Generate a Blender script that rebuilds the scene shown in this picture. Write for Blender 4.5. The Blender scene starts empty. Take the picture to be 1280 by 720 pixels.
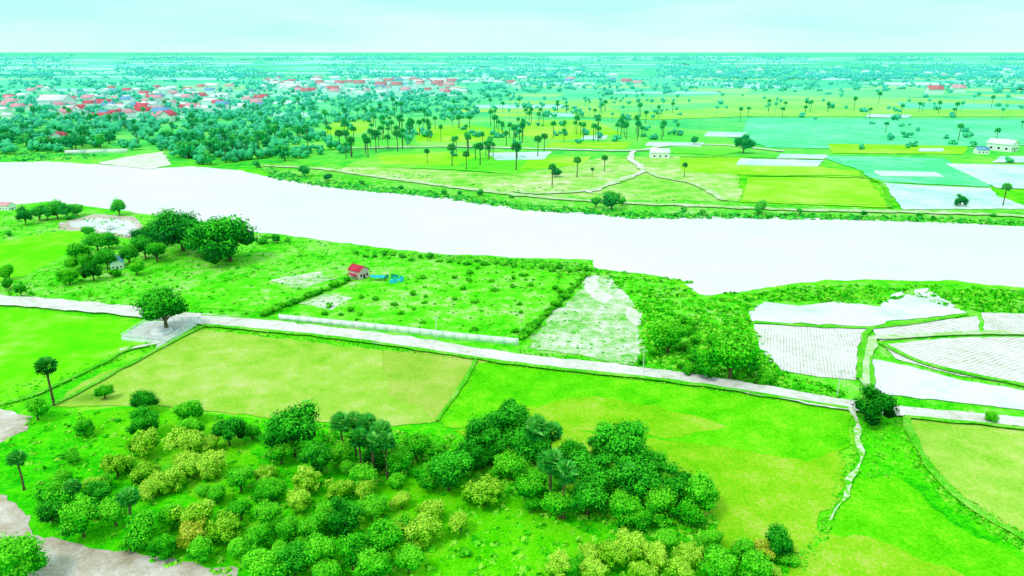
import bpy, bmesh, math, random
import numpy as np
from mathutils import Vector, noise
random.seed(7); rs = np.random.RandomState(11)
C = bpy.context.scene.collection
H = 70.0; F = 880.0; P = math.atan(295/880.0)
cp, sp = math.cos(P), math.sin(P)

# ------------------------------------------------------------------ camera
cam = bpy.data.cameras.new('camera'); co = bpy.data.objects.new('camera', cam); C.objects.link(co)
co.location = (0, 0, H); co.rotation_euler = (math.pi/2 - P, 0, 0)
cam.sensor_width = 36; cam.lens = 36*F/1280.0; cam.clip_start = .5; cam.clip_end = 400000
bpy.context.scene.camera = co
vs = bpy.context.scene.view_settings
vs.view_transform = 'Standard'; vs.look = 'None'; vs.exposure = 0

def at(px, py, z=0.0):
    x = (px-640)/F; u = (360-py)/F
    dy = cp+u*sp; dz = -sp+u*cp
    t = (H-z)/(-dz)
    return (x*t, dy*t, z)
def depth(y, z): return y*cp + (H-z)*sp

# ------------------------------------------------------------------ materials
def N(nt, t, **kw):
    n = nt.nodes.new(t)
    for k, v in kw.items(): setattr(n, k, v)
    return n
def haze_group():  # aerial haze painted into the base colour, growing with world Y
    g = bpy.data.node_groups.new('painted_haze', 'ShaderNodeTree')
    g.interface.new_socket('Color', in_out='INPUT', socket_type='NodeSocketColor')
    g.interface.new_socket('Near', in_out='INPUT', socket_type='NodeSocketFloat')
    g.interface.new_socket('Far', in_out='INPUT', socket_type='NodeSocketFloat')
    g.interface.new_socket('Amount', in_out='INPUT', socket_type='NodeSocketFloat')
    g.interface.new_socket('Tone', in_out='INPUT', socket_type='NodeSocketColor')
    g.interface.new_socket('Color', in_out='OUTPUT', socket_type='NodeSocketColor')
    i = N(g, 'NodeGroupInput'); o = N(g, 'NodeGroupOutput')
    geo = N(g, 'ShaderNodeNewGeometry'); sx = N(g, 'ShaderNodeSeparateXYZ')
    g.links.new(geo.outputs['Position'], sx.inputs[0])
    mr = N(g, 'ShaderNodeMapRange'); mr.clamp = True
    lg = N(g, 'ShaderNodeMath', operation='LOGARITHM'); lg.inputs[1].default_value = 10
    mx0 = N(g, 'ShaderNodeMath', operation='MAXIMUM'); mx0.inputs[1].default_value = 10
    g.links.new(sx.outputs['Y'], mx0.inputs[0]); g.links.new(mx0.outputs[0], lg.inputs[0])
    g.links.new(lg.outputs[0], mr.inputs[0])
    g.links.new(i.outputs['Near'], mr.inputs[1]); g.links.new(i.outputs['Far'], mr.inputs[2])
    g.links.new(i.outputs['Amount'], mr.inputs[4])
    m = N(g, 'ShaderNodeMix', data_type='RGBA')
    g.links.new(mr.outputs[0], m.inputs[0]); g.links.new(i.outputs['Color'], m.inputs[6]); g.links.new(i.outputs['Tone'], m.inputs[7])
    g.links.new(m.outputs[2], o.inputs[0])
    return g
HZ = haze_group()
def lin(c):
    return tuple((v/255/12.92 if v/255 <= .04045 else ((v/255+.055)/1.055)**2.4) for v in c)+(1,)
def ramp(nt, stops):
    r = N(nt, 'ShaderNodeValToRGB'); e = r.color_ramp.elements
    while len(e) < len(stops): e.new(.5)
    for k, (p, c) in enumerate(stops): e[k].position = p; e[k].color = lin(c)
    return r
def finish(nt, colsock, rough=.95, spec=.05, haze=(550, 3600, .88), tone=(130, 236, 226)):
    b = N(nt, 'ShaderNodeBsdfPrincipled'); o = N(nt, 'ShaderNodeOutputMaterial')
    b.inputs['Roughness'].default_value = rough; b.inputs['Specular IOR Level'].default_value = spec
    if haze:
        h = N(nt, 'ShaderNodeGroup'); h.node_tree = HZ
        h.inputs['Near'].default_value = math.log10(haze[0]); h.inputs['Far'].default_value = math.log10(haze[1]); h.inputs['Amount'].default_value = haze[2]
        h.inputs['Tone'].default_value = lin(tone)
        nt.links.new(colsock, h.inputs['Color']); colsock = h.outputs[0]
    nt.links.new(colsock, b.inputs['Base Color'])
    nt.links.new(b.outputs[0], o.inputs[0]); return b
def gmat(name, stops, scales=((.02, .9), (.15, .8), (1.3, .7)), rows=None, dist=0, gain=1.6, **kw):
    m = bpy.data.materials.new(name); m.use_nodes = True; nt = m.node_tree; nt.nodes.clear()
    geo = N(nt, 'ShaderNodeNewGeometry'); acc = None
    tot = sum(w for s, w in scales) + (rows[2] if rows else 0)
    def add(sock, w):
        nonlocal acc
        k = N(nt, 'ShaderNodeMath', operation='MULTIPLY'); k.inputs[1].default_value = w/tot; nt.links.new(sock, k.inputs[0])
        if acc is None: acc = k.outputs[0]
        else:
            a = N(nt, 'ShaderNodeMath', operation='ADD'); nt.links.new(acc, a.inputs[0]); nt.links.new(k.outputs[0], a.inputs[1]); acc = a.outputs[0]
    for s, w in scales:
        n = N(nt, 'ShaderNodeTexNoise'); n.inputs['Scale'].default_value = s; n.inputs['Detail'].default_value = 3; n.inputs['Roughness'].default_value = .62
        n.inputs['Distortion'].default_value = dist
        nt.links.new(geo.outputs['Position'], n.inputs['Vector']); add(n.outputs['Fac'], w)
    if rows:
        mp = N(nt, 'ShaderNodeMapping'); mp.inputs['Rotation'].default_value = (0, 0, math.radians(rows[0])); nt.links.new(geo.outputs['Position'], mp.inputs[0])
        w = N(nt, 'ShaderNodeTexWave'); w.inputs['Scale'].default_value = rows[1]; w.inputs['Distortion'].default_value = 4; w.inputs['Detail'].default_value = 3; w.inputs['Detail Scale'].default_value = .5
        nt.links.new(mp.outputs[0], w.inputs[0]); add(w.outputs['Fac'], rows[2])
    g = N(nt, 'ShaderNodeMath', operation='MULTIPLY_ADD'); g.inputs[1].default_value = gain; g.inputs[2].default_value = .51-.5*gain; nt.links.new(acc, g.inputs[0])
    r = ramp(nt, stops); nt.links.new(g.outputs[0], r.inputs[0])
    finish(nt, r.outputs[0], **kw); return m
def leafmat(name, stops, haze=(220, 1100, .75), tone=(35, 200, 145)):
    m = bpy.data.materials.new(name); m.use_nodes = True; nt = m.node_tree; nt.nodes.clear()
    a = N(nt, 'ShaderNodeAttribute', attribute_name='tone'); oi = N(nt, 'ShaderNodeObjectInfo')  # tone mixes random leaf colour with painted top light and inner shade
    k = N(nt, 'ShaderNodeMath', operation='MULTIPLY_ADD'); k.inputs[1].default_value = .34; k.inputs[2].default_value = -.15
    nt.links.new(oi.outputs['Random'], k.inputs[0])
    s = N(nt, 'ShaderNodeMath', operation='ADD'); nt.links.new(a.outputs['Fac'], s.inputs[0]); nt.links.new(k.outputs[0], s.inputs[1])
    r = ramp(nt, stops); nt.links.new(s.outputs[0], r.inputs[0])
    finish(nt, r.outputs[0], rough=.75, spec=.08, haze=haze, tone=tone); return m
def plain(name, c, c2=None, sc=1.5, rough=.85, haze=(550, 3800, .7), **kw):
    c2 = c2 or tuple(int(v*.8) for v in c)
    return gmat(name, [(.3, c2), (.65, c)], scales=((sc, 1), (sc*6, .6)), rough=rough, haze=haze, **kw)

M = {}
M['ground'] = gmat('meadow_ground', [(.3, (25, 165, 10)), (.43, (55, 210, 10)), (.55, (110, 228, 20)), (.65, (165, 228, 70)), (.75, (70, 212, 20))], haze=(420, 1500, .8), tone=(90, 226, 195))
M['scrubland'] = gmat('scrub_grass', [(.28, (35, 170, 10)), (.42, (60, 215, 5)), (.54, (115, 228, 45)), (.66, (180, 216, 130)), (.76, (65, 210, 15))], scales=((.05, .8), (.3, .9), (1.5, .8)))
M['garden'] = gmat('patchy_garden_grass', [(.25, (40, 185, 10)), (.4, (75, 224, 10)), (.55, (120, 230, 45)), (.66, (180, 218, 130)), (.78, (212, 220, 180))], scales=((.05, .9), (.25, 1), (1.5, .7)), gain=1.9)
M['lush'] = gmat('lush_grass', [(.3, (20, 160, 5)), (.45, (50, 208, 0)), (.6, (92, 228, 10)), (.75, (145, 232, 45))], scales=((.04, .7), (.3, .8), (2, .8)), gain=1.8)
M['rice_bright'] = gmat('young_rice', [(.3, (80, 222, 0)), (.48, (110, 238, 5)), (.65, (148, 244, 60)), (.8, (195, 250, 140))], scales=((.05, 1), (.25, .6), (2.5, .35)))
M['rice_green'] = gmat('green_rice', [(.25, (52, 185, 0)), (.42, (82, 212, 0)), (.58, (112, 224, 12)), (.75, (160, 228, 50))], scales=((.03, .8), (.2, .8), (2.2, 1)), gain=2.1)
M['rice_yellow'] = gmat('ripening_rice', [(.25, (88, 192, 5)), (.42, (126, 208, 12)), (.58, (158, 212, 38)), (.74, (196, 212, 95))], scales=((.025, .8), (.15, .9), (2.2, 1)), gain=2.1)
M['stubble'] = gmat('stubble', [(.22, (112, 192, 20)), (.4, (150, 206, 55)), (.57, (176, 212, 82)), (.74, (205, 216, 130))], scales=((.025, .8), (.16, 1), (2.2, 1)), dist=.4, gain=2.1)
M['soil_stubble'] = gmat('bare_stubble', [(.25, (125, 188, 35)), (.45, (160, 200, 65)), (.6, (182, 204, 88)), (.75, (202, 208, 125))], scales=((.03, .8), (.16, .9), (2.2, 1)), gain=2.0)
M['straw'] = gmat('straw_stubble', [(.25, (130, 204, 40)), (.43, (168, 214, 75)), (.6, (192, 218, 102)), (.76, (218, 222, 148))], scales=((.03, .8), (.2, .9), (2.2, 1)), gain=2.1)
M['yellow_far'] = gmat('yellow_rice', [(.28, (110, 228, 25)), (.48, (150, 242, 38)), (.68, (190, 244, 95))], scales=((.012, 1), (.08, .6), (.6, .3)), haze=(650, 2600, .72))
M['green_far'] = gmat('midfield_rice', [(.28, (70, 218, 30)), (.48, (108, 236, 52)), (.68, (160, 242, 95))], scales=((.012, 1), (.08, .6), (.6, .3)), haze=(500, 2600, .75))
M['teal'] = gmat('teal_rice', [(.28, (55, 222, 120)), (.48, (95, 238, 155)), (.68, (145, 245, 195))], scales=((.015, 1), (.1, .8), (.7, .4)), haze=(500, 2600, .7))
M['flood'] = gmat('flooded_paddy', [(.25, (140, 235, 195)), (.42, (192, 244, 230)), (.6, (225, 243, 240))], scales=((.03, 1), (.3, .5)), rough=.5, spec=.3)
M['tan'] = gmat('dry_grass', [(.28, (85, 204, 40)), (.43, (140, 220, 75)), (.57, (190, 220, 130)), (.7, (232, 224, 195))], scales=((.02, .8), (.12, .9), (.7, .6)), gain=1.8)
M['sandy'] = gmat('muddy_grass', [(.24, (90, 192, 50)), (.38, (140, 210, 105)), (.52, (190, 216, 165)), (.68, (232, 232, 220))], scales=((.07, 1), (.4, .9), (2, .6)), gain=2.3)
M['sand'] = gmat('bare_sand', [(.28, (195, 212, 165)), (.5, (230, 228, 216)), (.7, (246, 243, 240))], scales=((.15, 1), (1.2, .7)))
M['road'] = gmat('dirt_road', [(.22, (175, 192, 140)), (.4, (218, 212, 202)), (.6, (240, 234, 233)), (.75, (250, 247, 248))], scales=((.1, .7), (.7, .8), (4, .5)), gain=1.8)
M['path'] = gmat('worn_path', [(.25, (110, 205, 50)), (.42, (165, 216, 120)), (.62, (220, 225, 200))], scales=((.1, .7), (.7, .8), (4, .5)), gain=1.8)
M['track'] = gmat('faint_track', [(.3, (85, 210, 20)), (.45, (165, 218, 110)), (.58, (225, 228, 212))], scales=((.2, .7), (.9, 1)), gain=2.2)
M['mud'] = gmat('muddy_soil', [(.25, (165, 148, 118)), (.43, (198, 180, 162)), (.58, (222, 208, 200)), (.72, (240, 232, 232))], scales=((.06, .8), (.3, .8), (2, .6)), dist=.6)
M['river'] = gmat('silty_river', [(.25, (226, 222, 225)), (.5, (240, 233, 238)), (.75, (250, 242, 248))], scales=((.006, 1), (.04, .5), (.4, .3)), rough=.45, spec=.15, haze=None)
M['pond'] = gmat('pond_water', [(.25, (205, 218, 208)), (.5, (240, 235, 242)), (.7, (248, 243, 250))], scales=((.06, 1), (.3, .4)), rough=.4, spec=.25)
M['plough1'] = gmat('flooded_furrows', [(.18, (165, 178, 125)), (.38, (210, 206, 190)), (.54, (235, 228, 232)), (.75, (248, 243, 250))], scales=((.08, .8), (.5, 1), (2.2, .7)), rows=(20, .42, .42))
M['plough2'] = gmat('wet_furrows', [(.18, (168, 180, 125)), (.38, (212, 206, 192)), (.54, (236, 228, 232)), (.75, (248, 243, 248))], scales=((.08, .8), (.5, 1), (2.2, .7)), rows=(62, .3, .46))
M['dike'] = gmat('grassy_dike', [(.28, (45, 175, 10)), (.5, (90, 210, 30)), (.7, (160, 214, 90))], scales=((.1, .8), (1, .8), (4, .5)))
M['bank'] = gmat('river_bank', [(.28, (35, 170, 25)), (.43, (65, 210, 25)), (.58, (140, 224, 85)), (.72, (212, 220, 175))], scales=((.04, .6), (.3, .8), (1.5, .7)))
M['village_ground'] = gmat('village_yards', [(.3, (60, 205, 120)), (.45, (120, 222, 170)), (.62, (195, 228, 215)), (.78, (235, 226, 230))], scales=((.02, 1), (.1, .9)), haze=(700, 3800, .6))

M['leaf_dark'] = leafmat('dark_leaves', [(.0, (0, 56, 12)), (.3, (4, 104, 18)), (.6, (18, 156, 18)), (1, (80, 218, 38))])
M['leaf_mid'] = leafmat('green_leaves', [(.0, (0, 78, 10)), (.3, (12, 142, 12)), (.6, (46, 200, 10)), (1, (125, 238, 42))])
M['leaf_mango'] = leafmat('pale_tipped_leaves', [(.0, (10, 102, 6)), (.25, (50, 162, 5)), (.55, (130, 214, 14)), (1, (206, 246, 80))])
M['leaf_rust'] = leafmat('rusty_tipped_leaves', [(.0, (50, 100, 5)), (.3, (105, 160, 8)), (.6, (165, 200, 22)), (1, (222, 222, 80))])
M['leaf_palm'] = leafmat('palm_leaves', [(.0, (0, 75, 20)), (.3, (10, 135, 35)), (.6, (55, 190, 55)), (1, (150, 236, 110))])
M['scrub'] = leafmat('scrub_leaves', [(.0, (15, 130, 5)), (.35, (45, 192, 8)), (.65, (85, 224, 12)), (1, (160, 238, 65))])
M['trunk'] = plain('bark', (120, 110, 80), (70, 70, 45), haze=(300, 2000, .5), tone=(40, 190, 165))
M['white'] = plain('white_render', (248, 249, 252), (236, 240, 240), .6)
M['concrete'] = plain('concrete', (228, 226, 224), (200, 204, 198), .5)
M['palewall'] = plain('pale_pink_wall', (240, 205, 212), (222, 170, 182), .8)
M['pinkroof'] = plain('faded_red_sheet', (222, 70, 95), (190, 50, 78), .5)
M['roof_red'] = plain('red_roof_tiles', (232, 105, 120), (195, 80, 100), .3, haze=(900, 3000, .55))
M['roof_pink'] = plain('pink_roof_sheet', (240, 178, 190), (220, 150, 165), .3, haze=(900, 3500, .5))
M['roof_white'] = plain('pale_roof_sheet', (246, 248, 250), (225, 235, 238), .3, haze=(900, 4000, .4))
M['roof_blue'] = plain('blue_grey_roof', (130, 185, 225), (100, 155, 200), .3, haze=(900, 4000, .5))
M['dark'] = plain('dark_opening', (30, 45, 45), (20, 30, 30), .5)
M['tarp'] = plain('blue_netting', (60, 215, 230), (20, 165, 205), 1.6)

# ------------------------------------------------------------------ helpers
def np_mesh(name, V, Q, mats, tone=None, midx=None):
    V = np.asarray(V, np.float32); Q = np.asarray(Q, np.int32); k = Q.shape[1]
    me = bpy.data.meshes.new(name); me.vertices.add(len(V)); me.vertices.foreach_set('co', V.ravel())
    me.loops.add(Q.size); me.loops.foreach_set('vertex_index', Q.ravel())
    me.polygons.add(len(Q)); me.polygons.foreach_set('loop_start', np.arange(0, Q.size, k, dtype=np.int32))
    me.polygons.foreach_set('loop_total', np.full(len(Q), k, np.int32))
    for m in mats: me.materials.append(m)
    if midx is not None: me.polygons.foreach_set('material_index', np.asarray(midx, np.int32))
    if tone is not None:
        a = me.attributes.new('tone', 'FLOAT', 'POINT'); a.data.foreach_set('value', np.asarray(tone, np.float32))
    me.update(calc_edges=True); return me
def link(name, me, parent=None, loc=None):
    o = bpy.data.objects.new(name, me); C.objects.link(o)
    if parent: o.parent = parent
    if loc is not None: o.location = loc
    return o
def tag(o, label, cat, group=None):
    o['label'] = label; o['category'] = cat
    if group: o['group'] = group
    return o
def empty(name, loc, label, cat, group=None, rz=0, s=1):
    o = bpy.data.objects.new(name, None); C.objects.link(o); o.location = loc; o.rotation_euler = (0, 0, rz); o.scale = (s, s, s)
    return tag(o, label, cat, group)
def boxes(lst):
    V = []; Q = []
    for (a, b, c, d, e, f) in lst:
        n = len(V)
        V += [(a,c,e),(b,c,e),(b,d,e),(a,d,e),(a,c,f),(b,c,f),(b,d,f),(a,d,f)]
        Q += [(n,n+3,n+2,n+1),(n+4,n+5,n+6,n+7),(n,n+1,n+5,n+4),(n+1,n+2,n+6,n+5),(n+2,n+3,n+7,n+6),(n+3,n,n+4,n+7)]
    return V, Q
def boxobj(name, lst, mat, parent=None):
    V, Q = boxes(lst); return link(name, np_mesh(name, V, Q, [mat]), parent)

LAY = [0]
def lay(z):
    LAY[0] += 1; return z+LAY[0]*.0045
def outline(pts, jit):
    W = [at(*p) for p in pts]; out = []; n = len(W)
    for i in range(n):
        a = Vector(W[i]); b = Vector(W[(i+1) % n]); L = (b-a).length
        dist = max(60, (a.y+b.y)/2); st = max(1.2, dist*.010); k = max(1, min(160, int(L/st)))
        for j in range(k):
            p = a.lerp(b, j/k); q = p*(1/max(3, jit*4)) if jit else p
            if jit:
                d = noise.noise_vector(Vector((q.x, q.y, 3.1)))*jit + noise.noise_vector(Vector((q.x*3.3, q.y*3.3, 9.1)))*jit*.45
                p = p+Vector((d.x, d.y, 0))*1.2
            out.append(p)
    return out
def patch(name, pts, mat, z=.06, jit=1.2):
    z = lay(z); o_ = outline(pts, jit)
    me = bpy.data.meshes.new(name); me.from_pydata([(p.x, p.y, z) for p in o_], [], [list(range(len(o_)))]); me.materials.append(M[mat])
    if me.polygons[0].normal.z < 0: me.flip_normals()
    o = link(name, me); o['kind'] = 'structure'; return o
AVOID = []
def ribbon(name, pts, width, mat, z=.5, jit=.5, h=0, avoid=False):
    z = lay(z); W = [Vector(at(*p)) for p in pts]; S = []; n = len(W)
    for i in range(n-1):
        p0, p1, p2, p3 = W[max(0, i-1)], W[i], W[i+1], W[min(n-1, i+2)]
        k = min(max(2, int((p2-p1).length/max(1.2, (p1.y)*.008))), 80)
        for j in range(k):
            t = j/k
            S.append(.5*((2*p1)+(p2-p0)*t+(2*p0-5*p1+4*p2-p3)*t*t+(3*p1-p0-3*p2+p3)*t**3))
    S.append(W[-1]); V = []; Q = []
    for i, p in enumerate(S):
        d = (S[min(i+1, len(S)-1)]-S[max(0, i-1)]); d.z = 0; d.normalize(); nrm = Vector((-d.y, d.x, 0))
        wd = width[0]+(width[1]-width[0])*i/len(S) if isinstance(width, tuple) else width
        f = 1.6 if avoid else .2
        j1 = noise.noise(Vector((p.x*.2, p.y*.2, 1)))*jit+noise.noise(Vector((p.x*f, p.y*f, 4)))*jit*.5; j2 = noise.noise(Vector((p.x*.2, p.y*.2, 8)))*jit+noise.noise(Vector((p.x*f, p.y*f, 2)))*jit*.5
        a = p+nrm*max(.08, wd/2+j1); b = p-nrm*max(.08, wd/2+j2)
        V += [(a.x, a.y, z), (p.x, p.y, z+h), (b.x, b.y, z)]
        if avoid: AVOID.append((p.x, p.y, wd/2+.05))
    for i in range(len(S)-1):
        k = i*3; Q += [(k, k+1, k+4, k+3), (k+1, k+2, k+5, k+4)]
    me = np_mesh(name, V, Q, [M[mat]])
    if me.polygons[0].normal.z < 0: me.flip_normals()
    o = link(name, me); o['kind'] = 'structure'; return o, S

# ------------------------------------------------------------------ ground & setting
g = link('ground', np_mesh('ground', [(-90000,-3000,0),(90000,-3000,0),(90000,120000,0),(-90000,120000,0)], [(0,1,2,3)], [M['ground']])); g['kind'] = 'structure'
patch('river', [(-500,196),(-200,198),(0,203),(60,202),(130,206),(185,211),(240,208),(300,213),(340,222),(400,232),(470,240),(540,245),(600,252),(660,262),(740,266),(790,272),(850,270),(900,270),(1000,272),(1100,275),(1200,279),(1280,283),(1500,296),(1800,310),
   (1800,400),(1500,372),(1280,360),(1200,352),(1130,350),(1060,350),(1000,353),(950,360),(905,368),(872,369),(850,350),(800,343),(748,336),(740,326),(690,323),(640,322),(560,318),(480,310),(400,300),(350,293),(318,290),(240,275),(180,268),(140,262),(60,252),(0,258),(-200,266),(-500,280)], 'river', .04, 1.5)
patch('river_bank', [(-200,262),(0,258),(60,252),(140,262),(180,268),(240,277),(318,291),(350,294),(400,301),(480,311),(560,319),(640,323),(690,324),(738,327),(744,338),(800,345),(848,353),(866,372),(905,371),(950,363),(1000,356),(1060,353),(1130,353),(1200,355),(1280,363),(1500,376),(1500,560),(1280,528),(1060,506),(850,472),(640,449),(430,417),(250,399),(0,376),(-200,365)], 'scrubland', .05, 1.6)
patch('rice_field', [(-120,300),(0,303),(60,291),(108,288),(98,304),(72,324),(22,350),(0,352),(-120,358)], 'rice_bright', .08, .8)
patch('mud_bank', [(72,279),(120,268),(168,271),(182,286),(168,299),(108,291),(74,287)], 'mud', .075, .5)
patch('pond', [(84,279),(122,273),(162,276),(172,287),(162,295),(112,287),(90,284)], 'pond', .085, .5)
patch('rice_field', [(-220,385),(0,387),(150,400),(172,406),(150,424),(168,434),(62,484),(0,505),(-220,560)], 'rice_bright', .08, .6)
patch('stubble_field', [(252,412),(592,452),(577,480),(545,527),(490,533),(330,522),(190,507),(68,508),(100,480),(205,434)], 'stubble', .08, .8)
patch('stubble_field', [(480,446),(592,453),(577,480),(548,522),(520,522),(500,490)], 'soil_stubble', .085, 5)
patch('rice_field', [(597,454),(850,482),(1065,514),(1062,560),(1005,577),(900,558),(700,538),(560,535),(548,525),(580,482)], 'rice_green', .09, .7)
patch('rice_field', [(700,534),(900,554),(1005,574),(1062,560),(1058,600),(1040,655),(1005,700),(880,690),(700,610),(560,540)], 'rice_yellow', .08, 2.5)
patch('rice_field', [(812,526),(1010,507),(1062,516),(1060,560),(1005,574)], 'rice_green', .1, .4)
patch('rice_field', [(640,505),(760,500),(900,532),(860,550),(700,536),(640,525)], 'rice_yellow', .1, 4)
patch('grass_verge', [(1066,516),(1130,522),(1150,575),(1200,628),(1290,690),(1400,760),(1150,700),(1050,620),(1075,560)], 'lush', .07, 1)
patch('stubble_field', [(1132,524),(1280,539),(1450,560),(1450,760),(1285,678),(1200,624),(1152,570)], 'straw', .08, .5)
patch('rice_field', [(1070,600),(1120,598),(1170,640),(1300,715),(1400,800),(980,800),(1005,705),(1040,655)], 'rice_green', .09, 1.5)
patch('rice_field', [(1030,670),(1110,680),(1200,715),(1300,800),(980,800),(1005,705)], 'rice_yellow', .095, 2.5)
patch('meadow', [(470,605),(600,612),(700,645),(770,690),(760,720),(700,800),(460,800),(480,700),(430,640)], 'rice_green', .07, 2)
patch('grove_floor', [(0,540),(40,515),(190,510),(330,525),(490,535),(560,541),(700,612),(880,692),(1000,704),(960,800),(0,800)], 'lush', .06, 2)
patch('meadow', [(590,640),(660,645),(720,668),(760,700),(700,800),(560,800),(575,690)], 'rice_green', .062, 2)
patch('clearing', [(90,520),(180,512),(300,528),(320,580),(290,640),(230,610),(120,560)], 'rice_green', .065, 2.5)
patch('clearing', [(460,612),(540,600),(600,640),(590,700),(520,700),(480,660)], 'rice_green', .065, 2.5)
patch('muddy_ground', [(-150,600),(0,620),(30,640),(62,672),(160,692),(240,704),(305,712),(310,800),(-150,800)], 'mud', .08, 1)
patch('muddy_ground', [(-60,510),(0,512),(36,522),(32,540),(0,555),(-60,560)], 'mud', .08, .8)
patch('garden', [(355,398),(440,352),(470,335),(560,322),(735,343),(650,430),(500,412)], 'garden', .07, .6)
patch('garden', [(180,370),(330,345),(440,352),(345,392),(250,385)], 'garden', .072, 1)
patch('sandy_ground', [(655,436),(735,347),(760,345),(790,378),(806,440),(790,458)], 'sandy', .08, 2.2)
patch('sand', [(734,347),(748,344),(748,362),(766,370),(758,380),(740,372),(730,362)], 'sand', .09, .8)
patch('sand', [(783,384),(800,388),(806,404),(795,408),(782,398)], 'sand', .09, .8)
patch('sand', [(375,380),(410,368),(440,372),(415,388)], 'sandy', .09, 1)
patch('sand', [(340,350),(400,340),(420,350),(370,362)], 'sandy', .09, 2)
patch('pond', [(935,390),(955,378),(1000,383),(1045,378),(1100,384),(1122,366),(1158,361),(1190,380),(1207,392),(1120,402),(1085,409),(1040,406),(940,403)], 'pond', .09, .9)
patch('ploughed_field', [(942,406),(1086,412),(1072,432),(1070,476),(1020,472),(975,463),(950,440)], 'plough1', .1, .5)
patch('ploughed_field', [(1090,411),(1222,396),(1225,416),(1100,427)], 'plough2', .1, .5)
patch('ploughed_field', [(1104,431),(1180,424),(1290,422),(1450,428),(1450,500),(1285,482),(1200,471),(1120,450)], 'plough2', .1, .5)
patch('flooded_field', [(1090,449),(1140,460),(1200,476),(1285,490),(1450,512),(1450,540),(1285,514),(1180,502),(1092,492)], 'pond', .105, .5)
patch('ploughed_field', [(1227,392),(1290,393),(1400,400),(1400,424),(1290,420),(1232,417)], 'plough1', .1, .5)
patch('dry_bank', [(318,203),(345,222),(400,231),(470,239),(540,244),(600,250),(660,260),(740,265),(790,270),(850,268),(1000,270),(1100,273),(1280,280),(1500,293),(1500,262),(1280,258),(1110,262),(925,254),(760,240),(600,225),(430,208)], 'bank', .06, 2)
patch('dry_field', [(560,214),(640,218),(760,196),(920,196),(928,252),(760,250),(600,238),(420,216),(440,207)], 'tan', .07, 2)
patch('sand_spit', [(120,204),(165,195),(203,190),(214,206),(185,212)], 'sand', .07, 2)
patch('village_ground', [(330,102),(560,103),(575,120),(380,124),(330,114)], 'village_ground', .1, 8)
patch('village_ground', [(60,118),(330,112),(320,138),(200,152),(100,148),(0,130)], 'village_ground', .1, 8)
NF = [
 ([(390,188),(400,156),(470,148),(560,146),(720,150),(900,165),(930,190),(900,195),(780,188),(600,184),(480,186)], 'green_far'),
 ([(395,170),(420,150),(470,150),(455,166)], 'yellow_far'), ([(520,160),(580,155),(640,165),(600,178),(520,178)], 'yellow_far'), ([(650,150),(740,150),(780,168),(700,176),(650,170)], 'yellow_far'),
 ([(690,178),(790,178),(780,187),(680,184)], 'yellow_far'),
 ([(430,208),(480,190),(600,188),(740,196),(730,205),(640,218),(560,212)], 'green_far'),
 ([(470,196),(560,190),(600,194),(570,207),(480,206)], 'yellow_far'), ([(660,200),(740,196),(728,206),(650,214)], 'yellow_far'),
 ([(935,222),(1085,224),(1112,260),(925,253)], 'yellow_far'), ([(850,198),(925,197),(1075,215),(1080,223),(935,219),(850,215)], 'yellow_far'),
 ([(1020,195),(1180,198),(1240,234),(1098,228),(1072,212)], 'teal'),
 ([(935,148),(1280,150),(1500,152),(1500,186),(1280,182),(1050,186),(960,185),(925,172)], 'teal'),
 ([(700,126),(930,118),(1280,126),(1500,128),(1500,148),(1280,146),(930,146),(820,150),(720,146)], 'yellow_far'),
 ([(1035,180),(1210,183),(1205,193),(1040,192)], 'yellow_far'), ([(940,112),(1150,112),(1240,118),(1120,123),(930,118)], 'green_far'),
 ([(1120,128),(1290,131),(1290,137),(1130,136)], 'teal'), ([(760,133),(900,128),(910,134),(780,142)], 'green_far')]
for p, m in NF: patch('rice_field', p, m, .12, 1.5)
FL = [[(610,192),(690,190),(680,200),(620,201)], [(925,199),(1030,201),(1022,209),(920,207)], [(1180,205),(1280,207),(1400,209),(1400,240),(1246,236)],
 [(1098,229),(1238,236),(1246,246),(1290,262),(1130,263)], [(885,165),(935,166),(925,172),(880,171)], [(1085,143),(1140,144),(1135,148),(1082,147)],
 [(975,193),(1035,194),(1030,200),(970,199)], [(1250,196),(1300,196),(1300,204),(1240,204)], [(730,170),(760,170),(756,175),(726,175)], [(810,178),(880,179),(876,184),(806,183)],
 [(1090,214),(1170,216),(1180,222),(1100,221)], [(1150,186),(1180,186),(1178,190),(1148,190)]]
for p in FL: patch('flooded_field', p, 'flood', .2, 1)
patch('dry_field', [(940,242),(1100,246),(1112,258),(925,252)], 'yellow_far', .2, 1)

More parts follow.
